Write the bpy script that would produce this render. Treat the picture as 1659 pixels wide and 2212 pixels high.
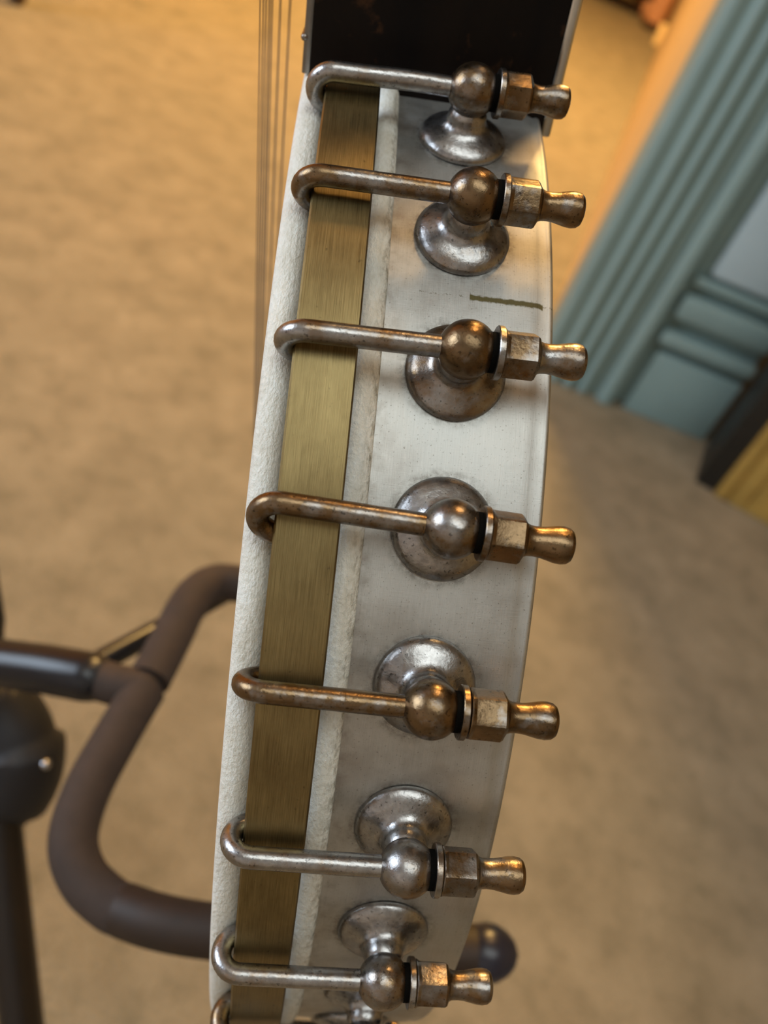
import bpy, bmesh, math, random
from mathutils import Vector, Matrix
random.seed(7)
for o in list(bpy.data.objects): bpy.data.objects.remove(o)
S = bpy.context.scene
COL = S.collection
PI = math.pi

# ------------------------------------------------------------------ camera
F, CX, CY = 1831.8, 829.5, 1106.0
PITCH, ROLL, CAMH = math.radians(40), math.radians(24.4), 0.68
up = Vector((math.sin(ROLL)*math.cos(PITCH), math.cos(ROLL)*math.cos(PITCH), math.sin(PITCH)))
fw = Vector((0, 0, -1))
wy = (fw - up*fw.dot(up)).normalized()
wx = wy.cross(up)
CW = Matrix((wx, wy, up))                      # camera axes -> world
CAMLOC = Vector((0, 0, CAMH))
cd = bpy.data.cameras.new('camera')
cam = bpy.data.objects.new('camera', cd); COL.objects.link(cam)
cam.matrix_world = Matrix.Translation(CAMLOC) @ CW.to_4x4()
cd.sensor_fit = 'VERTICAL'; cd.sensor_height = 24.0; cd.sensor_width = 18.0
cd.lens = F/2212*24.0
cd.clip_start = 0.01
cd.dof.use_dof = True; cd.dof.focus_distance = 0.142
cd.dof.aperture_fstop = cd.lens/2.1            # an aperture 2.1 mm wide
S.camera = cam

# ------------------------------------------------------------------ light
w = bpy.data.worlds.new('world'); S.world = w; w.use_nodes = True
w.node_tree.nodes['Background'].inputs[0].default_value = (0.9, 0.8, 0.65, 1)
w.node_tree.nodes['Background'].inputs[1].default_value = 0.05
def area(name, loc, aim, sx, sy, col, power):
    l = bpy.data.lights.new(name, 'AREA'); l.shape = 'RECTANGLE'; l.size = sx; l.size_y = sy
    l.color = col; l.energy = power
    o = bpy.data.objects.new(name, l); COL.objects.link(o); o.location = loc
    o.rotation_euler = (Vector(aim)-Vector(loc)).to_track_quat('-Z', 'Y').to_euler()
    return o
area('window_daylight', (-2.56, -0.35, 1.45), (0.0, 0.2, 0.5), 1.5, 1.4, (0.72, 0.85, 1.0), 60)
area('ceiling_panel_light', (0.2, -0.62, 2.58), (0.2, -0.5, 0), 1.9, 1.3, (0.92, 1.0, 0.99), 25)
area('ceiling_lamp_far', (-0.4, 3.0, 2.5), (-0.4, 3.0, 0), 0.5, 0.5, (1.0, 0.61, 0.20), 150)
area('ceiling_lamp_near', (-0.15, 1.25, 2.5), (-0.15, 1.2, 0), 0.35, 0.35, (1.0, 0.58, 0.22), 11)
vs = S.view_settings
vs.view_transform = 'Standard'; vs.look = 'None'; vs.gamma = 1.0; vs.exposure = 0.0
vs.use_curve_mapping = False

# ------------------------------------------------------------------ pixel helpers (a pixel only gives a direction)
def ray(px, py):
    return CW @ Vector(((px-CX)/F, -(py-CY)/F, -1.0))
def at(px, py, Z): return CAMLOC + ray(px, py)*Z
def on_floor(px, py, z=0.0):
    d = ray(px, py); return CAMLOC + d*((z-CAMH)/d.z)
def on_plane(px, py, A, n):
    d = ray(px, py); return CAMLOC + d*((A-CAMLOC).dot(n)/d.dot(n))

# ------------------------------------------------------------------ materials
def mat(name):
    m = bpy.data.materials.new(name); m.use_nodes = True
    nt = m.node_tree; b = nt.nodes['Principled BSDF']
    return m, nt, b
def node(nt, t, **kw):
    n = nt.nodes.new(t)
    for k, v in kw.items():
        if k.startswith('i_'):
            n.inputs[k[2:]].default_value = v
        else: setattr(n, k, v)
    return n
def L(nt, a, b): nt.links.new(a, b)
def noise(nt, vec, scale, detail=4, rough=0.55):
    n = node(nt, 'ShaderNodeTexNoise'); n.inputs['Scale'].default_value = scale
    n.inputs['Detail'].default_value = detail; n.inputs['Roughness'].default_value = rough
    if vec is not None: L(nt, vec, n.inputs['Vector'])
    return n.outputs['Fac']
def ramp(nt, fac, stops):
    r = node(nt, 'ShaderNodeValToRGB'); e = r.color_ramp.elements
    while len(e) < len(stops): e.new(0.5)
    for el, (p, c) in zip(e, stops):
        el.position = p; el.color = c if len(c) == 4 else (*c, 1)
    L(nt, fac, r.inputs['Fac']); return r.outputs['Color']
def mix(nt, fac, a, b, mode='MIX'):
    m = node(nt, 'ShaderNodeMix', data_type='RGBA', blend_type=mode)
    for s, v in ((m.inputs['Factor'], fac), (m.inputs['A'], a), (m.inputs['B'], b)):
        if isinstance(v, (int, float)): s.default_value = v
        elif isinstance(v, tuple): s.default_value = (*v, 1) if len(v) == 3 else v
        else: L(nt, v, s)
    return m.outputs['Result']
def math_(nt, op, a, b=0.0, c=0.0, clamp=False):
    m = node(nt, 'ShaderNodeMath', operation=op); m.use_clamp = clamp
    for i, v in enumerate((a, b, c)):
        if isinstance(v, (int, float)): m.inputs[i].default_value = v
        else: L(nt, v, m.inputs[i])
    return m.outputs[0]
def bump(nt, h, strength, dist, b):
    n = node(nt, 'ShaderNodeBump'); n.inputs['Strength'].default_value = strength
    n.inputs['Distance'].default_value = dist
    L(nt, h, n.inputs['Height']); L(nt, n.outputs[0], b.inputs['Normal'])
def objco(nt): return node(nt, 'ShaderNodeTexCoord').outputs['Object']
def mapped(nt, vec, scale, loc=(0, 0, 0)):
    m = node(nt, 'ShaderNodeMapping'); m.inputs['Scale'].default_value = scale; m.inputs['Location'].default_value = loc
    L(nt, vec, m.inputs['Vector']); return m.outputs[0]

def plain(name, col, rough=0.5, metal=0.0, var=0.12, scale=30, bmp=0.0):
    m, nt, b = mat(name); v = objco(nt)
    n = noise(nt, v, scale)
    lo = tuple(c*(1-var) for c in col); hi = tuple(min(1, c*(1+var)) for c in col)
    L(nt, ramp(nt, n, [(0.3, lo), (0.7, hi)]), b.inputs['Base Color'])
    b.inputs['Roughness'].default_value = rough; b.inputs['Metallic'].default_value = metal
    if bmp: bump(nt, noise(nt, v, scale*6), bmp, 0.001, b)
    return m

def tarnished():
    """old nickel plate worn through to bronze; the object's colour (red) says how far"""
    m, nt, b = mat('tarnished_nickel')
    v = objco(nt)
    oi = node(nt, 'ShaderNodeObjectInfo')
    sep = node(nt, 'ShaderNodeSeparateColor'); L(nt, oi.outputs['Color'], sep.inputs[0])
    off = node(nt, 'ShaderNodeVectorMath', operation='ADD'); L(nt, v, off.inputs[0])
    sc = math_(nt, 'MULTIPLY', oi.outputs['Random'], 3.0)
    L(nt, sc, off.inputs[1])
    vv = off.outputs[0]
    n1 = noise(nt, vv, 170, 5, 0.6)
    n2 = noise(nt, vv, 900, 3, 0.6)
    k = math_(nt, 'ADD', math_(nt, 'MULTIPLY', n1, 1.0), math_(nt, 'MULTIPLY', n2, 0.25))
    sz = node(nt, 'ShaderNodeSeparateXYZ'); L(nt, v, sz.inputs[0])
    hi = math_(nt, 'MULTIPLY', math_(nt, 'MULTIPLY_ADD', sz.outputs[2], 300.0, -1.5, clamp=True), sep.outputs[1])
    k = math_(nt, 'ADD', k, math_(nt, 'ADD', hi, math_(nt, 'SUBTRACT', sep.outputs[0], 1.16)))
    k = math_(nt, 'MULTIPLY_ADD', k, 4.0, 0.5, clamp=True)
    nick = ramp(nt, n2, [(0.3, (0.27, 0.26, 0.255)), (0.7, (0.40, 0.39, 0.385))])
    brz = ramp(nt, n1, [(0.3, (0.11, 0.073, 0.040)), (0.7, (0.235, 0.155, 0.085))])
    c = mix(nt, k, nick, brz)
    spots = ramp(nt, noise(nt, vv, 1500, 2, 0.5), [(0.30, (0.25, 0.25, 0.25)), (0.37, (1, 1, 1))])
    c = mix(nt, 0.7, c, spots, 'MULTIPLY')
    L(nt, c, b.inputs['Base Color'])
    b.inputs['Metallic'].default_value = 1.0
    r = math_(nt, 'MULTIPLY_ADD', noise(nt, vv, 420, 4), 0.26, 0.17)
    L(nt, r, b.inputs['Roughness'])
    bump(nt, n2, 0.12, 0.0006, b)
    return m
M_TARN = tarnished()

def uvn(nt): return node(nt, 'ShaderNodeUVMap', uv_map='UVMap').outputs[0]

def rim_mat():
    """brushed nickel; UV: u = millimetres along the pot axis, v = millimetres round the pot"""
    m, nt, b = mat('brushed_nickel')
    uv = uvn(nt)
    br = noise(nt, mapped(nt, uv, (6.0, 0.12, 1)), 1.0, 3, 0.6)
    br2 = noise(nt, mapped(nt, uv, (0.25, 4.0, 1)), 1.0, 3, 0.6)
    bl = noise(nt, mapped(nt, uv, (0.07, 0.07, 1)), 1.0, 5, 0.62)
    sp = noise(nt, mapped(nt, uv, (2.4, 2.4, 1)), 1.0, 3, 0.6)
    c = ramp(nt, bl, [(0.30, (0.40, 0.385, 0.36)), (0.5, (0.52, 0.52, 0.50)), (0.70, (0.60, 0.605, 0.585))])
    c = mix(nt, 0.35, c, ramp(nt, br, [(0.25, (0.66, 0.66, 0.66)), (0.75, (1, 1, 1))]), 'MULTIPLY')
    c = mix(nt, 0.8, c, ramp(nt, sp, [(0.27, (0.30, 0.26, 0.21)), (0.38, (1, 1, 1))]), 'MULTIPLY')
    # the olive streak of dried lacquer across the metal
    s = node(nt, 'ShaderNodeSeparateXYZ'); L(nt, uv, s.inputs[0])
    wob = math_(nt, 'MULTIPLY', math_(nt, 'SUBTRACT', noise(nt, mapped(nt, uv, (0.9, 0.9, 1)), 1.0, 3), 0.5), 0.9)
    line = math_(nt, 'ABSOLUTE', math_(nt, 'ADD', math_(nt, 'SUBTRACT', math_(nt, 'MULTIPLY_ADD', s.outputs[0], -0.005, STREAK_V), s.outputs[1]), wob))
    inx = math_(nt, 'MULTIPLY', math_(nt, 'GREATER_THAN', s.outputs[0], 1.8), math_(nt, 'LESS_THAN', s.outputs[0], 15.2))
    k = math_(nt, 'MULTIPLY', math_(nt, 'MULTIPLY_ADD', line, -3.4, 2.3, clamp=True), inx)
    faint = math_(nt, 'MULTIPLY', math_(nt, 'MULTIPLY_ADD', line, -5.0, 1.4, clamp=True),
                  math_(nt, 'MULTIPLY', math_(nt, 'GREATER_THAN', s.outputs[0], -7.5), math_(nt, 'GREATER_THAN', sp, 0.55)))
    k = math_(nt, 'MAXIMUM', k, math_(nt, 'MULTIPLY', faint, 0.6))
    c = mix(nt, math_(nt, 'MULTIPLY', k, 0.92), c, (0.095, 0.075, 0.015))
    # brown grime that has gathered beside the skin
    edge = math_(nt, 'MULTIPLY_ADD', math_(nt, 'ADD', s.outputs[0], 13.0), -0.22, 1.0, clamp=True)
    g = math_(nt, 'MULTIPLY', edge, math_(nt, 'MULTIPLY_ADD', noise(nt, mapped(nt, uv, (0.35, 0.35, 1)), 1.0, 5), 3.0, -1.3, clamp=True))
    c = mix(nt, math_(nt, 'MULTIPLY', g, 0.6), c, (0.16, 0.12, 0.08))
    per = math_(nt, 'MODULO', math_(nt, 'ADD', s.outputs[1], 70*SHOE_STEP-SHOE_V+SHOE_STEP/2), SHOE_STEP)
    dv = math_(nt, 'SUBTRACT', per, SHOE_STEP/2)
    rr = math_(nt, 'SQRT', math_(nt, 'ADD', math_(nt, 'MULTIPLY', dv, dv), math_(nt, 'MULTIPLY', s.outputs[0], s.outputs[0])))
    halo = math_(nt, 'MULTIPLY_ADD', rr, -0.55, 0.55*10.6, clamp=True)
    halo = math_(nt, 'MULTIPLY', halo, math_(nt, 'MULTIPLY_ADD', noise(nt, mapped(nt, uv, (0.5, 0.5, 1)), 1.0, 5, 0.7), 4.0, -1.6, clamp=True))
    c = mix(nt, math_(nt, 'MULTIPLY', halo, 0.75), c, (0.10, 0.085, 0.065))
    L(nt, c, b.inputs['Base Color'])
    b.inputs['Metallic'].default_value = 1.0
    L(nt, math_(nt, 'MULTIPLY_ADD', bl, 0.24, 0.38), b.inputs['Roughness'])
    bump(nt, math_(nt, 'ADD', br, math_(nt, 'MULTIPLY', br2, 0.5)), 0.10, 0.0004, b)
    return m

def brass_mat():
    m, nt, b = mat('brushed_brass')
    uv = uvn(nt)
    br = noise(nt, mapped(nt, uv, (7.0, 0.10, 1)), 1.0, 4, 0.65)
    bl = noise(nt, mapped(nt, uv, (0.10, 0.06, 1)), 1.0, 4, 0.6)
    sp = noise(nt, mapped(nt, uv, (0.9, 0.7, 1)), 1.0, 3, 0.5)
    c = ramp(nt, bl, [(0.3, (0.215, 0.16, 0.072)), (0.7, (0.33, 0.255, 0.118))])
    c = mix(nt, 0.8, c, ramp(nt, br, [(0.28, (0.45, 0.43, 0.40)), (0.72, (1.15, 1.15, 1.15))]), 'MULTIPLY')
    c = mix(nt, 0.6, c, ramp(nt, sp, [(0.22, (0.3, 0.3, 0.34)), (0.33, (1, 1, 1))]), 'MULTIPLY')
    L(nt, c, b.inputs['Base Color'])
    b.inputs['Metallic'].default_value = 1.0
    L(nt, math_(nt, 'MULTIPLY_ADD', br, 0.2, 0.30), b.inputs['Roughness'])
    bump(nt, br, 0.15, 0.0004, b)
    return m

def skin_mat(dirt):
    m, nt, b = mat('calf_skin')
    uv = uvn(nt)
    gr = noise(nt, mapped(nt, uv, (1.5, 0.8, 1)), 1.0, 4, 0.6)
    bl = noise(nt, mapped(nt, uv, (0.25, 0.12, 1)), 1.0, 4, 0.6)
    c = ramp(nt, bl, [(0.3, (0.68, 0.65, 0.57)), (0.55, (0.78, 0.77, 0.71)), (0.75, (0.80, 0.82, 0.80))])
    c = mix(nt, 0.5, c, ramp(nt, gr, [(0.3, (0.78, 0.76, 0.70)), (0.6, (1, 1, 1))]), 'MULTIPLY')
    if dirt:
        s = node(nt, 'ShaderNodeSeparateXYZ'); L(nt, uv, s.inputs[0])
        edge = math_(nt, 'MULTIPLY_ADD', math_(nt, 'ADD', s.outputs[0], 13.2), 0.45, 0.95, clamp=True)
        d = math_(nt, 'MULTIPLY_ADD', noise(nt, mapped(nt, uv, (1.2, 0.35, 1)), 1.0, 6, 0.72), 6.0, -2.8, clamp=True)
        d = math_(nt, 'MULTIPLY', d, edge)
        c = mix(nt, math_(nt, 'MULTIPLY', d, 0.85), c, (0.17, 0.145, 0.09))
    L(nt, c, b.inputs['Base Color'])
    b.inputs['Roughness'].default_value = 0.6
    b.inputs['Subsurface Weight'].default_value = 0.08
    b.inputs['Subsurface Radius'].default_value = (0.002, 0.0014, 0.001)
    bump(nt, gr, 0.6, 0.0008, b)
    return m

def carpet_mat():
    m, nt, b = mat('carpet')
    v = objco(nt)
    a = noise(nt, v, 15, 5, 0.6); c1 = noise(nt, v, 3.0, 3, 0.5); f = noise(nt, v, 300, 2, 0.5)
    c = ramp(nt, a, [(0.25, (0.235, 0.20, 0.145)), (0.5, (0.305, 0.26, 0.190)), (0.75, (0.37, 0.315, 0.235))])
    c = mix(nt, 0.5, c, ramp(nt, c1, [(0.3, (0.80, 0.82, 0.78)), (0.7, (1, 0.97, 0.93))]), 'MULTIPLY')
    c = mix(nt, ramp(nt, noise(nt, v, 34, 5, 0.65), [(0.50, (0, 0, 0)), (0.70, (0.42, 0.42, 0.42))]), c, (0.15, 0.135, 0.09))
    c = mix(nt, 0.4, c, ramp(nt, f, [(0.3, (0.6, 0.6, 0.6)), (0.7, (1, 1, 1))]), 'MULTIPLY')
    L(nt, c, b.inputs['Base Color']); b.inputs['Roughness'].default_value = 0.95
    b.inputs['Specular IOR Level'].default_value = 0.1
    bump(nt, f, 0.5, 0.004, b)
    return m

def wood_black():
    m, nt, b = mat('ebonised_wood')
    v = objco(nt)
    g = noise(nt, mapped(nt, v, (60, 60, 12)), 1.0, 4, 0.6); n = noise(nt, v, 90, 5, 0.65)
    c = ramp(nt, g, [(0.35, (0.004, 0.003, 0.003)), (0.7, (0.010, 0.006, 0.004))])
    c = mix(nt, ramp(nt, n, [(0.60, (0, 0, 0)), (0.72, (1, 1, 1))]), c, (0.055, 0.024, 0.010))
    L(nt, c, b.inputs['Base Color'])
    b.inputs['Roughness'].default_value = 0.38
    b.inputs['Specular IOR Level'].default_value = 0.10
    return m

STREAK_V = 0.0     # filled below, once the pot frame is known

# ------------------------------------------------------------------ mesh helpers
def finish(name, me, m, parent=None, sharp=40, color=None, smooth=True, color2=0.0):
    if smooth:
        me.polygons.foreach_set('use_smooth', [True]*len(me.polygons))
        me.set_sharp_from_angle(angle=math.radians(sharp))
    if m: me.materials.append(m)
    o = bpy.data.objects.new(name, me); COL.objects.link(o)
    if parent: o.parent = parent
    if color is not None: o.color = (color, color2, 0, 1)
    return o
def pyd(name, verts, faces):
    me = bpy.data.meshes.new(name); me.from_pydata([tuple(v) for v in verts], [], faces)
    bm = bmesh.new(); bm.from_mesh(me); bmesh.ops.remove_doubles(bm, verts=bm.verts, dist=1e-7)
    bmesh.ops.recalc_face_normals(bm, faces=bm.faces); bm.to_mesh(me); bm.free()
    me.update(); return me
def loft(name, rings, cap=True):
    n = len(rings[0]); v = [p for r in rings for p in r]; fs = []
    for i in range(len(rings)-1):
        for j in range(n):
            k = (j+1) % n
            fs.append((i*n+j, i*n+k, (i+1)*n+k, (i+1)*n+j))
    if cap:
        fs.append(tuple(range(n))[::-1]); fs.append(tuple((len(rings)-1)*n+j for j in range(n)))
    return pyd(name, v, fs)
def lathe(name, prof, axis='z', seg=40, hexes=()):
    """prof: (height, radius) pairs; those whose index is in hexes are six-sided"""
    rings = []
    for i, (hh, r) in enumerate(prof):
        ring = []
        for j in range(seg):
            a = 2*PI*j/seg; rr = max(r, 1e-5)
            if i in hexes:
                q = (a+PI/6) % (PI/3) - PI/6; rr = min(r*1.13, r/math.cos(q))
            x, y = rr*math.cos(a), rr*math.sin(a)
            ring.append((hh, x, y) if axis == 'x' else (x, y, hh))
        rings.append(ring)
    return loft(name, rings)
def tube(name, pts, rad, seg=20, round_ends=True):
    """swept tube with parallel-transported frames; rad is a number or one per point"""
    P = [Vector(p) for p in pts]; Rr = [rad]*len(P) if isinstance(rad, (int, float)) else list(rad)
    if round_ends:
        d0 = (P[0]-P[1]).normalized(); d1 = (P[-1]-P[-2]).normalized()
        pre = [(P[0]+d0*Rr[0]*math.sin(t), Rr[0]*math.cos(t)) for t in (1.5, 1.2, 0.8, 0.4)]
        post = [(P[-1]+d1*Rr[-1]*math.sin(t), Rr[-1]*math.cos(t)) for t in (0.4, 0.8, 1.2, 1.5)]
        P = [a for a, _ in pre]+P+[a for a, _ in post]; Rr = [b for _, b in pre]+Rr+[b for _, b in post]
    T = []
    for i in range(len(P)):
        T.append((P[min(i+1, len(P)-1)]-P[max(i-1, 0)]).normalized())
    u = T[0].orthogonal().normalized(); rings = []
    for i in range(len(P)):
        u = (u - T[i]*u.dot(T[i])).normalized(); v = T[i].cross(u)
        rings.append([P[i]+(u*math.cos(2*PI*j/seg)+v*math.sin(2*PI*j/seg))*Rr[i] for j in range(seg)])
    return loft(name, rings)
def smooth_path(pts, n=8):
    P = [Vector(p) for p in pts]; out = []
    for i in range(len(P)-1):
        p0, p1, p2, p3 = P[max(i-1, 0)], P[i], P[i+1], P[min(i+2, len(P)-1)]
        for k in range(n):
            t = k/n
            out.append(0.5*((2*p1)+(p2-p0)*t+(2*p0-5*p1+4*p2-p3)*t*t+(3*p1-p0-3*p2+p3)*t**3))
    out.append(P[-1]); return out
def box(name, lo, hi, bevel=0.0, seg=2):
    bm = bmesh.new(); bmesh.ops.create_cube(bm, size=1)
    for v in bm.verts:
        v.co = Vector([(lo[i]+hi[i])/2+v.co[i]*(hi[i]-lo[i]) for i in range(3)])
    if bevel: bmesh.ops.bevel(bm, geom=list(bm.edges), offset=bevel, segments=seg, profile=0.5, affect='EDGES')
    me = bpy.data.meshes.new(name); bm.to_mesh(me); bm.free(); return me
def empty(name, label, cat, loc=(0, 0, 0), rotz=0.0, group=None):
    o = bpy.data.objects.new(name, None); COL.objects.link(o); o.location = loc; o.rotation_euler = (0, 0, rotz)
    o.empty_display_size = 0.05
    o['label'] = label; o['category'] = cat
    if group: o['group'] = group
    return o
def struct(o, label=None):
    o['kind'] = 'structure'
    if label: o['label'] = label
    return o

# ------------------------------------------------------------------ the room
M_CARPET = carpet_mat()
M_WALL = plain('ochre_wall_paint', (0.50, 0.33, 0.13), 0.7, var=0.05, scale=3)
M_GREY = plain('pale_grey_paint', (0.62, 0.61, 0.59), 0.7, var=0.04, scale=3)
M_CEIL = plain('ceiling_paint', (0.62, 0.55, 0.43), 0.8, var=0.03, scale=2)
M_TEAL = plain('teal_grey_paint', (0.24, 0.345, 0.345), 0.42, var=0.06, scale=8, bmp=0.1)
M_PALE = plain('pale_blue_paint', (0.47, 0.60, 0.66), 0.4, var=0.05, scale=8)
X0, X1, Y0, Y1, H = -2.6, 2.2, -2.0, 7.2, 2.6
struct(finish('floor', box('floor', (X0, Y0, -0.08), (X1, Y1, 0)), M_CARPET, smooth=False), 'mottled tan carpet floor')
struct(finish('ceiling', box('ceiling', (X0, Y0, H), (X1, Y1, H+0.08)), M_CEIL, smooth=False), 'cream painted ceiling')
struct(finish('wall_right', box('wall', (X1, Y0, 0), (X1+0.08, Y1, H)), M_WALL, smooth=False), 'ochre painted wall')
struct(finish('wall_far', box('wall', (X0, Y1, 0), (X1, Y1+0.08, H)), M_WALL, smooth=False), 'ochre painted wall')
struct(finish('wall_near', box('wall', (X0, Y0-0.08, 0), (X1, Y0, H)), M_GREY, smooth=False), 'pale grey painted wall')
# the left wall, with the window that lights the banjo from the side
wl, wr, wb, wt = -1.15, 0.45, 0.72, 2.2
me = bpy.data.meshes.new('wall'); bm = bmesh.new()
for y0_, y1_, z0_, z1_ in ((Y0, wl, 0, H), (wr, Y1, 0, H), (wl, wr, 0, wb), (wl, wr, wt, H)):
    t = box('t', (X0-0.08, y0_, z0_), (X0, y1_, z1_)); bm.from_mesh(t); bpy.data.meshes.remove(t)
bm.to_mesh(me); bm.free()
struct(finish('wall_left', me, M_WALL, smooth=False), 'ochre wall with a window opening')
M_WHITE = plain('white_gloss_paint', (0.75, 0.74, 0.70), 0.4, var=0.03)
win = bpy.data.objects.new('window_1', None); COL.objects.link(win); win.location = (X0-0.04, (wl+wr)/2, wb); struct(win, 'white framed window')
ww, wh = wr-wl, wt-wb
for nm, lo, hi in (('window_jamb', (-.04, -ww/2, 0), (.03, -ww/2+.05, wh)), ('window_jamb', (-.04, ww/2-.05, 0), (.03, ww/2, wh)),
                   ('window_rail', (-.04, -ww/2+.05, 0), (.03, ww/2-.05, .05)), ('window_rail', (-.04, -ww/2+.05, wh-.05), (.03, ww/2-.05, wh))):
    finish(nm, box(nm, lo, hi, 0.006), M_WHITE, win)

# ------------------------------------------------------------------ the green panelled cabinet end and the long wall beside it
A = on_floor(1145, 803); Bq = on_floor(1523, 958)
e = (Bq-A).normalized(); nrm = e.cross(Vector((0, 0, 1))).normalized()     # outward, towards the camera
cab = empty('panelled_cabinet', 'teal grey panelled cabinet with fluted pilaster standing on the carpet', 'cabinet', A, math.atan2(e.y, e.x))
# local: x along the front, -y towards the room, z up
W = (Bq-A).length; CH = 1.35
def cpart(nm, lo, hi, m, bev=0.004, parent=None, label=None):
    o = finish(nm, box(nm, lo, hi, bev), m, parent or cab, 30)
    if label: o['label'] = label
    return o
cpart('carcass', (0.0, 0.022, 0), (W, 0.075, CH), M_TEAL)
cpart('pilaster_backing', (0.0, 0.008, 0), (0.150, 0.0219, CH), M_TEAL, 0.001)
for x0, x1, d in ((0.0, 0.026, 0.004), (0.033, 0.052, 0.008), (0.060, 0.078, 0.008), (0.086, 0.104, 0.008), (0.122, 0.150, 0.014)):
    me = loft('reed', [[(x0+(x1-x0)*(0.5-0.5*math.cos(PI*j/8)), 0.0079-0.009*math.sin(PI*j/8)-(d-0.008), z) for j in range(9)] for z in (0.0, CH)])
    finish('reed', me, M_TEAL, cab, 50)
cpart('plinth_panel', (0.172, 0.004, 0.0), (W-0.004, 0.0219, 0.118), M_TEAL, 0.003)
cpart('moulding', (0.160, -0.004, 0.132), (W-0.002, 0.0219, 0.158), M_TEAL, 0.008)
cpart('moulding', (0.160, -0.002, 0.180), (W-0.002, 0.0219, 0.222), M_TEAL, 0.008)
cpart('moulding', (0.160, 0.004, 0.238), (W-0.002, 0.0219, 0.252), M_TEAL, 0.004)
cpart('upper_panel', (0.176, 0.004, 0.258), (W-0.02, 0.0219, 1.20), M_PALE, 0.010, label='pale blue raised panel')
cpart('cornice', (-0.02, -0.03, CH), (W+0.02, 0.078, CH+0.05), M_TEAL, 0.01)

# long warm wall running away behind the cabinet's left edge
farp = Vector((A.x+0.215*1.02, 6.4, 0))
d = (farp-A); d.z = 0; dl = d.length; d.normalize()
side = finish('wall_side', box('wall', (0, -0.10, 0), (dl-0.098, 0.0, H)), plain('warm_plaster', (0.62, 0.43, 0.21), 0.75, var=0.05, scale=4), smooth=False)
side.location = A + d*0.098; side.rotation_euler = (0, 0, math.atan2(d.y, d.x))
struct(side, 'warm plaster wall running back beside the cabinet')

# pale oak chest right of the cabinet
M_OAK = plain('golden_oak', (0.44, 0.28, 0.07), 0.45, var=0.2, scale=12)
Q0 = on_floor(1540, 1072); Q1 = on_floor(1659, 1138)
M_SIDE_SHADE = plain('side_shade_black', (0.012, 0.011, 0.009), 0.5, var=0.2)  # near-black holds the shade on the chest's side and in the gap beside it
ea = Q1-Q0; chest = empty('oak_chest', 'golden oak fronted chest with shade painted black on its sides beside the teal cabinet', 'chest', Q0, math.atan2(ea.y, ea.x))
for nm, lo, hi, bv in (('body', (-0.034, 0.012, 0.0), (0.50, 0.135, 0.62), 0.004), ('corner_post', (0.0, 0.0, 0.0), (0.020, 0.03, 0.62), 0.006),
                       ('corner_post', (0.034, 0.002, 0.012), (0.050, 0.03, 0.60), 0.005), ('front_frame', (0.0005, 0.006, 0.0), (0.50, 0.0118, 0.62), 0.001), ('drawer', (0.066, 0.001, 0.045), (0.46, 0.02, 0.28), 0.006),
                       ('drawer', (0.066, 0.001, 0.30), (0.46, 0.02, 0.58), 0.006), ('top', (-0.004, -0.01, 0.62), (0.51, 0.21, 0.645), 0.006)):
    finish(nm, box(nm, lo, hi, bv), M_OAK if nm != 'body' else M_SIDE_SHADE, chest, 30)

# far things at the upper corners
M_DKWOOD = plain('dark_brown_wood', (0.060, 0.026, 0.010), 0.4, var=0.3, scale=30)
M_SALMON = plain('salmon_varnish_wood', (0.55, 0.27, 0.13), 0.4, var=0.12, scale=20)
p = on_floor(38, 8)
stool = empty('wooden_stool', 'dark brown wooden stool with turned feet on the far carpet', 'stool', p, 0.5)
legm = lathe('leg', [(0, .013), (.012, .018), (.03, .020), (.05, .016), (.2, .019), (.42, .016)], seg=20)
for dx, dy in ((0, 0), (-.3, 0), (-.3, .3), (0, .3)):
    o = finish('leg', legm if dx == 0 and dy == 0 else legm, None if legm.materials else M_DKWOOD, stool, 40); o.location = (dx, dy, 0)
finish('seat', box('seat', (-.34, -.04, .42), (.04, .34, .455), .012), M_DKWOOD, stool)

pt = on_floor(1392, 45); pt2 = on_floor(1428, 62)
tb = empty('side_table', 'small side table with salmon turned legs and dark shelf by the plaster wall', 'table', pt, 0.12)
tl = lathe('leg', [(0, .016), (.03, .045), (.07, .05), (.11, .03), (.14, .024), (.35, .034), (.6, .026)], seg=20)
sx = (pt2-pt).length
for k, (dx, dy) in enumerate(((0, 0), (-.42, .0), (0, .4), (-.42, .4))):
    o = finish('leg', tl, None if tl.materials else M_SALMON, tb); o.location = (dx, dy, 0)
finish('shelf', box('shelf', (-.46, -.03, .10), (.03, .43, .14), .006), M_DKWOOD, tb)
finish('table_top', box('top', (-.5, -.07, .6), (.07, .47, .63), .008), M_DKWOOD, tb)
pole = empty('turned_post', 'salmon varnished post standing against the plaster wall', 'post', on_floor(1422, 72)+Vector((-0.05, 0, 0)), 0)
finish('shaft', lathe('shaft', [(0.04, .055), (.6, .050), (1.1, .05)], seg=20), M_SALMON, pole)
finish('foot', lathe('foot', [(0, .04), (.015, .06), (.03, .06), (.0405, .05)], seg=20), M_DKWOOD, pole)
tg = finish('card_tag', box('tag', (-.045, -.004, 0), (.045, .004, .10), .001), plain('cream_card', (0.85, 0.62, 0.28), 0.6, var=.03))
tg.location = on_floor(1426, 102); tg.rotation_euler = (-0.25, 0, 0.1)
tg['label'] = 'small cream card leaning in front of the salmon post'; tg['category'] = 'card'

# ------------------------------------------------------------------ the banjo
mm = 0.001
R = 140.0
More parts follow.
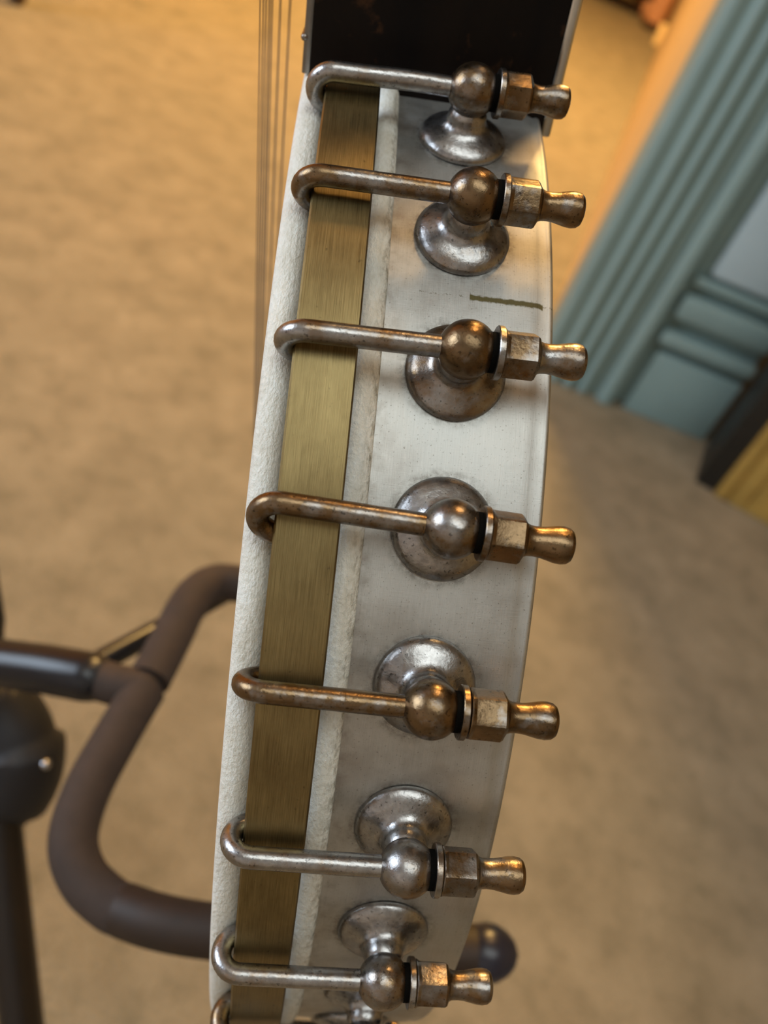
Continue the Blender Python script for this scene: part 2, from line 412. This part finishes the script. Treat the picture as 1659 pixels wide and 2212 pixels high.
# pose of the pot in camera axes: x along the pot axis (skin side -, back side +)
wv = Vector((-0.0300305679, 0.0901358221, -0.102963123))
POT = Matrix.Rotation(wv.length, 3, wv.normalized())
CEN = Vector((-2.96099799, -5.75635900, -282.048845))*mm
TN = math.radians(50.0)                         # where the neck leaves the pot
sn, cn = math.sin(TN), math.cos(TN)
BAS = Matrix(((1, 0, 0), (0, cn, -sn), (0, sn, cn))).transposed()   # banjo axes as columns, in the pot frame
ROTW = CW @ POT @ BAS
cw = CAMLOC + CW @ CEN
banjo = empty('banjo', 'old open banjo with nickel pot, brass hoop, hooks and white calfskin head', 'banjo')
banjo.matrix_world = Matrix.Translation(cw - (ROTW @ Vector((0, 0, R*mm)))) @ ROTW.to_4x4()
INV = banjo.matrix_world.inverted()
def to_local(pw): return INV @ pw               # metres, origin at the pot's lowest point
def pol(ax, r, th):                             # th in degrees as seen from the pot frame (0 = facing the camera)
    f = TN-math.radians(th)
    return Vector((ax, -r*math.sin(f), R+r*math.cos(f)))*mm

def ring(name, prof, m, seg=288, closed=True, gap=0.0):
    """prof: list of (axial, radius) in mm, swept round the pot, with UVs in mm"""
    np_ = len(prof); vs_ = []; fs = []; 
    g = math.radians(gap); rows = seg+1 if gap else seg
    for i in range(rows):
        f = g+(2*PI-2*g)*i/seg
        for ax, r in prof: vs_.append((ax*mm, -r*mm*math.sin(f), (R+r*math.cos(f))*mm))
    K = np_ if closed else np_-1
    for i in range(seg):
        for j in range(K):
            k = (j+1) % np_; i2 = (i+1) % rows
            fs.append((i*np_+j, i2*np_+j, i2*np_+k, i*np_+k))
    if gap: fs += [tuple(range(np_)), tuple(seg*np_+j for j in range(np_))]
    me = bpy.data.meshes.new(name); me.from_pydata(vs_, [], fs)
    uvl = me.uv_layers.new(name='UVMap'); n = 0
    for i in range(seg):
        for j in range(K):
            k = (j+1) % np_
            for (ii, jj) in ((i, j), (i+1, j), (i+1, k), (i, k)):
                uvl.data[n].uv = (prof[jj][0], 2*PI*ii/seg*R); n += 1
    bm = bmesh.new(); bm.from_mesh(me); bmesh.ops.recalc_face_normals(bm, faces=bm.faces); bm.to_mesh(me); bm.free()
    return finish(name, me, m, banjo, 35)

# streak position round the pot: photo point (1090, 652)
def pot_hit(px, py, r, far=False):
    o = to_local(CAMLOC)*1000; dd = (INV.to_3x3() @ ray(px, py))
    oy, oz = o.y, o.z-R
    a = dd.y**2+dd.z**2; b = oy*dd.y+oz*dd.z; c = oy*oy+oz*oz-r*r
    t = (-b+(1 if far else -1)*math.sqrt(max(0, b*b-a*c)))/a
    q = Vector((o.x, oy, oz))+dd*t
    return q.x, math.degrees(math.atan2(-q.y, q.z)), t*mm      # axial mm, degrees from the neck, depth in m
_, fdeg, _ = pot_hit(1090, 652, R)
STREAK_V = math.radians(fdeg)*R + 0.04*0
SHOE_STEP = 0.19634*R; SHOE_V = (TN+0.0045)*R
M_RIM, M_BRASS = rim_mat(), brass_mat()
M_SKIN, M_SKIND = skin_mat(False), skin_mat(True)

def arc(cx, cy, rx, ry, a0, a1, n=8):
    return [(cx+rx*math.cos(math.radians(a0+(a1-a0)*i/n)), cy+ry*math.sin(math.radians(a0+(a1-a0)*i/n))) for i in range(n+1)]
# metal rim with a turned-over back edge
ring('rim', [(-13.4, R-9), (-13.4, R), (-6, R), (0, R), (6, R), (12.6, R), (14.2, R-0.12), (15.6, R-0.5)] +
     arc(16.4, R-1.2, 0.87, 0.87, 100, -60, 8) + [(15.6, R-3), (15.2, R-9)], M_RIM)
ring('flesh_hoop_skin', [(-17.6, R-8)] + arc(-15.3, R+0.05, 2.35, 1.75, 175, 5, 12) + [(-13.0, R-8)], M_SKIND)
ring('tension_hoop', [(-17.3, R+4.0), (-17.3, R+6.6), (-17.6, R+7.0), (-23, R+7.05), (-27.4, R+7.0), (-27.75, R+6.6), (-27.75, R+4.0)], M_BRASS, gap=15.3)
ring('head_wrap', [(-17.7, R-7.5), (-17.7, R+0.4), (-27.2, R+0.4), (-27.2, R-7.5)], M_SKIN)
ring('head_collar', [(-27.3, R-8)] + arc(-30.15, R-0.4, 2.75, 1.9, 12, 176, 12) + [(-32.9, R-8)], M_SKIN)
hd = lathe('head', [(-32.4, R-7.9), (-32.0, R-7.9)], axis='x', seg=160)
me = pyd('head', [(v.co.x*mm, v.co.y*mm, v.co.z*mm+R*mm) for v in hd.vertices], [tuple(p.vertices) for p in hd.polygons])
me.uv_layers.new(name='UVMap')
finish('drum_head', me, M_SKIN, banjo, 35)

# brackets ---------------------------------------------------------------
HB = 10.1
shoe_prof = [(0, 8.75), (.45, 8.8), (1.0, 8.5), (1.7, 7.7), (2.3, 6.5), (2.75, 5.4), (3.2, 4.6), (3.9, 4.0), (4.8, 3.75), (5.5, 3.72)]
br_ = 4.85
for k in range(15):
    a = -0.87+(PI/2+0.87)*k/14
    shoe_prof.append((HB+br_*math.sin(a)*1.0, br_*math.cos(a)))
SHOE = lathe('bracket_shoe', [(a*mm, b*mm) for a, b in shoe_prof], seg=48)
nutp = [(5.6, 1.5), (5.6, 3.95), (5.8, 4.05), (6.35, 3.62), (6.4, 3.6), (10.9, 3.6), (11.3, 3.35), (11.75, 2.75), (12.4, 2.5), (13.4, 2.42), (14.6, 2.5),
        (15.8, 2.75), (16.9, 2.98), (17.9, 3.05), (18.8, 2.9), (19.35, 2.5), (19.6, 1.9), (19.65, 0.0)]
def nut_mesh():
    return lathe('hex_nut', [(a*mm, b*mm) for a, b in nutp], axis='x', seg=48, hexes=(3, 4, 5, 6))
NUT = nut_mesh()
WASH = lathe('washer', [(a*mm, b*mm) for a, b in ((4.45, 2.0), (4.45, 4.25), (4.6, 4.4), (5.4, 4.4), (5.55, 4.25), (5.55, 2.0))], axis='x', seg=40)
GAP_RING = lathe('gap_ring', [(a*mm, b*mm) for a, b in ((3.0, 2.6), (3.0, 3.3), (4.75, 3.3), (4.75, 2.6))], axis='x', seg=32)  # added ring that fills the gap between ball and washer
M_GAP = plain('gap_shade_black', (0.004, 0.0035, 0.003), 0.8)  # shade of the gap between ball and washer, put into the colour
M_GAP.node_tree.nodes['Principled BSDF'].inputs['Specular IOR Level'].default_value = 0.05
def hook_mesh(dx=0.0, twist=0.0, kink=0.0):
    r = 1.86; rb = 3.75; xe = -31.7+dx+r+rb
    pts = [Vector((5.0, 0, 0)), Vector((0, 0, 0))]
    for k in range(1, 9):
        x = (xe+3)*k/8
        pts.append(Vector((x, kink*math.sin(PI*k/8)**2, 0)))
    for k in range(0, 17):
        a = PI*k/16*1.02
        drop = rb*(1-math.cos(a)); pts.append(Vector((xe-rb*math.sin(a), -drop*math.sin(twist), -drop*math.cos(twist))))
    last = pts[-1]; pts.append(last+Vector((0.7, 0, 0.02)))
    return tube('hook', [(p.x*mm, p.y*mm, (p.z)*mm) for p in pts], r*mm, seg=20)
HOOK0 = hook_mesh()
for m_ in (SHOE, NUT, WASH, HOOK0): m_.materials.append(M_TARN)
GAP_RING.materials.append(M_GAP)

TH0, DTH = -0.0045, 0.19634
vis = {  # i: (dtheta deg, tilt deg (nut towards the neck +), hook dx, nut dx, twist deg, kink, brown of shoe, hook, nut)
    0: (0.00, 1.45, 0.2, -1.1, -8, 0.5, .52, .42, .68),
    1: (0.02, 0.0, 0.25, -0.4, -6, 0.0, .60, .62, .66),
    2: (-0.12, 0.3, 0.6, -0.25, 6, 0.0, .70, .50, .60),
    3: (0.0, -2.7, -0.5, -0.2, 40, 0.0, .52, .62, .70),
    4: (0.2, -1.0, -0.25, 0.8, 4, 0.0, .60, .66, .74),
    5: (0.1, 0.0, 0.1, 0.4, -4, 0.0, .40, .40, .56),
    6: (0.05, 0.43, -0.15, 0.45, -4, 0.0, .44, .38, .58)}
names_num = 0
for i in range(-4, 28):
    th = TH0+DTH*(3-i)
    a = math.degrees(th)
    da = (a-50+180) % 360-180
    if abs(da) < 14: continue
    dth, tilt, hdx, ndx, tw, kink, cs, ch, cnut = vis.get(i, (0, 0, 0, 0, 0, 0, .5, .48, .6))
    f = TN-th-math.radians(dth)
    rad_ = Vector((0, -math.sin(f), math.cos(f))); tan_ = Vector((0, math.cos(f), math.sin(f)))
    base = (Vector((0, 0, R))+rad_*(R-0.05))*mm
    m4 = Matrix((Vector((1, 0, 0)), tan_, rad_)).transposed().to_4x4(); m4.translation = base
    shoe = finish('bracket_shoe', SHOE, None, banjo, 40, cs-.22, color2=.30); shoe.matrix_local = m4
    t4 = Matrix.Translation((0, 0, HB*mm)) @ Matrix.Rotation(math.radians(tilt), 4, 'Z')
    hm = HOOK0
    if i in vis:
        hm = hook_mesh(hdx, math.radians(tw), kink); hm.materials.append(M_TARN)
    hk = finish('hook', hm, None, shoe, 40, ch); hk.matrix_local = t4
    wa = finish('washer', WASH, None, shoe, 40, cnut-.06); wa.matrix_local = t4
    co = finish('gap_ring', GAP_RING, None, shoe, 40, .5); co.matrix_local = t4
    nu = finish('hex_nut', NUT, None, shoe, 25, cnut)
    nu.matrix_local = t4 @ Matrix.Rotation(random.uniform(0, PI/3), 4, 'X') @ Matrix.Diagonal((1+ndx/19.6, 1, 1, 1))

# neck -------------------------------------------------------------------
M_NECK = wood_black()
def neck_sec(z, a0, a1, hw, rnd):
    """one cross-section of the neck at height z above the pot centre (mm): axial a0..a1, half width hw, rounding of the back"""
    pts = [(a0, -hw), (a0, hw)]
    n = 10
    for k in range(n+1):
        t = PI/2-PI*k/n
        y = hw*math.copysign(abs(math.sin(t))**(0.12+0.88*rnd), math.sin(t)) if abs(t) > 1e-6 else 0
        x = a0+(a1-a0)*(1-rnd*(1-abs(math.cos(t))**0.8)) if rnd > 0 else a1
        pts.append((x, y))
    return [(x*mm, y*mm, (R+z)*mm) for x, y in pts]
hw = 26.0
secs = []
for z in (133, 146, 165, 185): secs.append((z, -31.7, 18.0, hw, 0.0))
secs += [(200, -31.7, 14.0, 25.5, .25), (215, -31.7, 4.0, 25, .6), (230, -31.7, -5, 24, .8), (260, -31.7, -10, 23, .9), (400, -31.7, -12, 20, .9), (520, -31.7, -13, 18, .9)]
neck = finish('neck', loft('neck', [neck_sec(*s) for s in secs]), M_NECK, banjo, 40)
M_STRIP = plain('worn_nickel_strip', (0.30, 0.28, 0.26), 0.38, 1.0, var=0.2, scale=200)
fb = finish('fingerboard', box('fingerboard', (-33.3*mm, -hw*mm, (R+139.0)*mm), (-31.7*mm, hw*mm, (R+520)*mm), 0.0003), M_STRIP, banjo, 30)
for k in range(14):
    z = 145.6+k*13.5*(1+k*0.02)
    fr = finish('fret', tube('fret', [(-33.2*mm, -(hw-.3)*mm, (R+z)*mm), (-33.2*mm, (hw-.3)*mm, (R+z)*mm)], 0.75*mm, seg=12), M_GAP if k < 0 else M_TARN, fb, 40, .6)
# plate on the back of the heel that laps below the pot's top
bpz = 133.6
me = box('heel_plate', (18.0*mm, -hw*mm, (R+bpz)*mm), (20.3*mm, hw*mm, (R+190)*mm), 0.0006, 3)
finish('heel_plate', me, plain('bright_nickel', (0.62, 0.60, 0.56), 0.25, 1.0, var=0.1, scale=150), banjo, 30)
me = box('heel_block', (14.5*mm, -(hw-.3)*mm, (R+134.5)*mm), (18.0*mm, (hw-.3)*mm, (R+139.7)*mm), 0.0003)
finish('heel_block', me, M_NECK, banjo, 30)
# the head of the neck with its four pegs, far above the picture
pegh = finish('peg_head', box('peg_head', (-33*mm, -30*mm, (R+520)*mm), (-19*mm, 30*mm, (R+640)*mm), .004), M_NECK, banjo)
for k in range(4):
    for s in (-1, 1):
        o = finish('tuning_peg', lathe('tuning_peg', [(0, .003), (.018, .003), (.02, .007), (.03, .008), (.036, .004)], seg=16), M_WHITE, banjo)
        o.location = (-26*mm, s*30*mm, (R+540+k*25)*mm); o.rotation_euler = (-s*PI/2, 0, 0)

# strings: each lies in a plane parallel to the neck's middle plane
M_STRING = plain('steel_string', (0.20, 0.16, 0.13), 0.35, 1.0, var=.1)
def on_lat(px, py, l):                          # l mm from the neck's middle plane, towards the camera
    o = to_local(CAMLOC)*1000; dd = INV.to_3x3() @ ray(px, py)
    t = (-l-o.y)/dd.y; return o+dd*t
for i, (x0, x1) in enumerate(((562, 552), (569, 556), (575, 560), (582, 565), (588, 570), (606, 580), (627, 592))):
    l = 18-6*i
    a_, b_ = on_lat(x0, 0, l), on_lat(x1, 700, l)
    sl = (a_-b_)/(a_.z-b_.z)
    top = a_+sl*(R+525-a_.z); top.x = a_.x+sl.x*(R+525-a_.z)*0.35
    lowp = a_+sl*(R-45-a_.z)
    tail = Vector((-34.5, -l*0.5, 10))
    finish('string', tube('string', [v*mm for v in (top, a_, b_, lowp, tail)], (0.12+0.02*i)*mm, seg=8), M_STRING, banjo)
br0 = finish('bridge', box('bridge', (-40.2*mm, -24*mm, (R-48)*mm), (-32.4*mm, 24*mm, (R-42)*mm), .0008), plain('maple', (0.45, 0.28, 0.12), .5), banjo)
finish('tailpiece', box('tailpiece', (-36*mm, -16*mm, -2*mm), (-33.2*mm, 16*mm, 24*mm), .001), M_TARN, banjo, 40, .45)

# ------------------------------------------------------------------ the stand that carries the banjo
M_FOAM = plain('brown_foam', (0.040, 0.024, 0.017), 0.8, var=0.15, scale=120, bmp=0.15)
M_BLACK = plain('black_lacquer_tube', (0.006, 0.006, 0.009), 0.3, var=0.1)
M_RUBBER = plain('navy_rubber', (0.020, 0.020, 0.035), 0.3, var=0.1)
M_STEEL = plain('bright_steel', (0.50, 0.50, 0.54), 0.22, 1.0, var=0.05)
def arm(px, py, rr=152.0):
    return at(px, py, pot_hit(px, py, rr, True)[2])
fr_ = 9.3*mm
low = [arm(1048, 2058), arm(700, 2035), arm(450, 2010), arm(340, 1990), at(268, 1966, .3105)]
bend1 = [at(268, 1966, .3105), at(235, 1950, .3125), at(180, 1895, .317), at(158, 1815, .323), at(185, 1715, .333), at(240, 1610, .347)]
bar = [at(240, 1610, .347), at(318, 1478, .368), at(372, 1375, .388)]
bend2 = [at(372, 1375, .388), at(400, 1318, .399), at(430, 1278, .410), at(475, 1258, .420), arm(560, 1268)]
upp = [arm(560, 1268), arm(800, 1290), arm(1010, 1310)]
root = arm(300, 1490, 149); 
stand = empty('instrument_stand', 'black instrument stand with brown foam padded cradle under the banjo', 'stand', Vector((at(-60, 1500, .40).x, at(-60, 1500, .40).y, 0)))
sl_ = stand.location.copy()
def sp(name, pts, rad, m, seg=24, parent=None, smooth=True, rnd=True, label=None):
    P = smooth_path([Vector(q)-sl_ for q in pts]) if smooth else [Vector(q)-sl_ for q in pts]
    o = finish(name, tube(name, P, rad, seg, rnd), m, parent or stand, 50)
    if label: o['label'] = label
    return o
full = low + bend1[1:] + bar[1:] + bend2[1:] + upp[1:]
cradle = sp('cradle_tube', full, 5.5*mm, M_BLACK)
seam = 1.6*mm
sp('foam_sleeve', low, fr_*1.02, plain('dark_brown_foam', (0.026, 0.013, 0.007), 0.6, var=.2, scale=100), parent=cradle, rnd=False)
sp('foam_sleeve', bend1 + [at(312, 1489, .3665)], fr_, M_FOAM, parent=cradle, rnd=False)
sp('foam_sleeve', [at(322, 1470, .3695)] + bend2, fr_, M_FOAM, parent=cradle, rnd=False)
sp('foam_sleeve', upp, fr_*1.02, M_FOAM, parent=cradle, rnd=False)
for pts in (low[::-1], upp):
    dd = (pts[-1]-pts[-2]).normalized()
    q = pts[-1]
    prof = [q+dd*t*mm for t in (-7, -4, 0, 4, 8, 10.5, 12)]
    sp('end_cap', prof, [v*mm for v in (8.0, 9.6, 10.4, 9.8, 7.6, 5.0, 1.5)], M_RUBBER, parent=cradle, smooth=False, rnd=False, label='dark navy rubber end cap')
# socket from the cradle's middle to the black arm, and the arm itself
sp('socket', [at(305, 1490, .366), at(245, 1478, .367), at(195, 1462, .368)], 9.0*mm, M_FOAM, smooth=False)
sp('arm_tube', [at(192, 1462, .368), at(100, 1445, .375), at(0, 1432, .385), at(-60, 1425, .39)], 11*mm, M_BLACK, smooth=False)
sp('strut', [at(196, 1440, .385), at(340, 1362, .42), at(500, 1272, .46), at(760, 1130, .52)], 5.6*mm, M_BLACK, smooth=False)
# clamp body at the mast, mast, legs
kn = at(20, 1600, .43)-sl_
clamp = sp('clamp_body', [at(-70, 1480, .425), at(0, 1540, .43), at(35, 1610, .432), at(20, 1690, .436), at(-40, 1760, .44)], [v*mm for v in [16]*6+[20]*10+[24]*10+[20]*7], plain('matt_black_plastic', (0.010, 0.010, 0.014), 0.55, var=.1))
sp('clamp_screw', [at(96, 1650, .420), at(98, 1651, .4150)], 2.6*mm, M_STEEL, parent=clamp, smooth=False)
mast_top = at(-260, -200, .62)
sp('mast', [at(-52, 1500, .40), at(-36, 1345, .41), at(-190, 300, .56), mast_top], 10*mm, M_BLACK, smooth=False)
foot = at(-8, 1720, .43); d_ = (at(52, 2260, .44)-foot); 
ft = foot + d_*((0.012-foot.z)/d_.z)
leg = sp('leg', [foot, foot+(ft-foot)*0.5, ft], 11*mm, plain('brown_black_tube', (0.011, 0.007, 0.006), 0.35, var=.2), smooth=False)
sp('rubber_foot', [ft, ft+(foot-ft).normalized()*.04], 12*mm, M_RUBBER, parent=leg, smooth=False)
hub = at(-40, 1740, .44)
for dx, dy in ((-.28, .06), (-.12, -.30)):
    g = Vector((hub.x+dx, hub.y+dy, 0.012))
    l2 = sp('leg', [hub, (hub+g)/2, g], 9*mm, M_BLACK, smooth=False)
    sp('rubber_foot', [g, g+(hub-g).normalized()*.04], 12*mm, M_RUBBER, parent=l2, smooth=False)
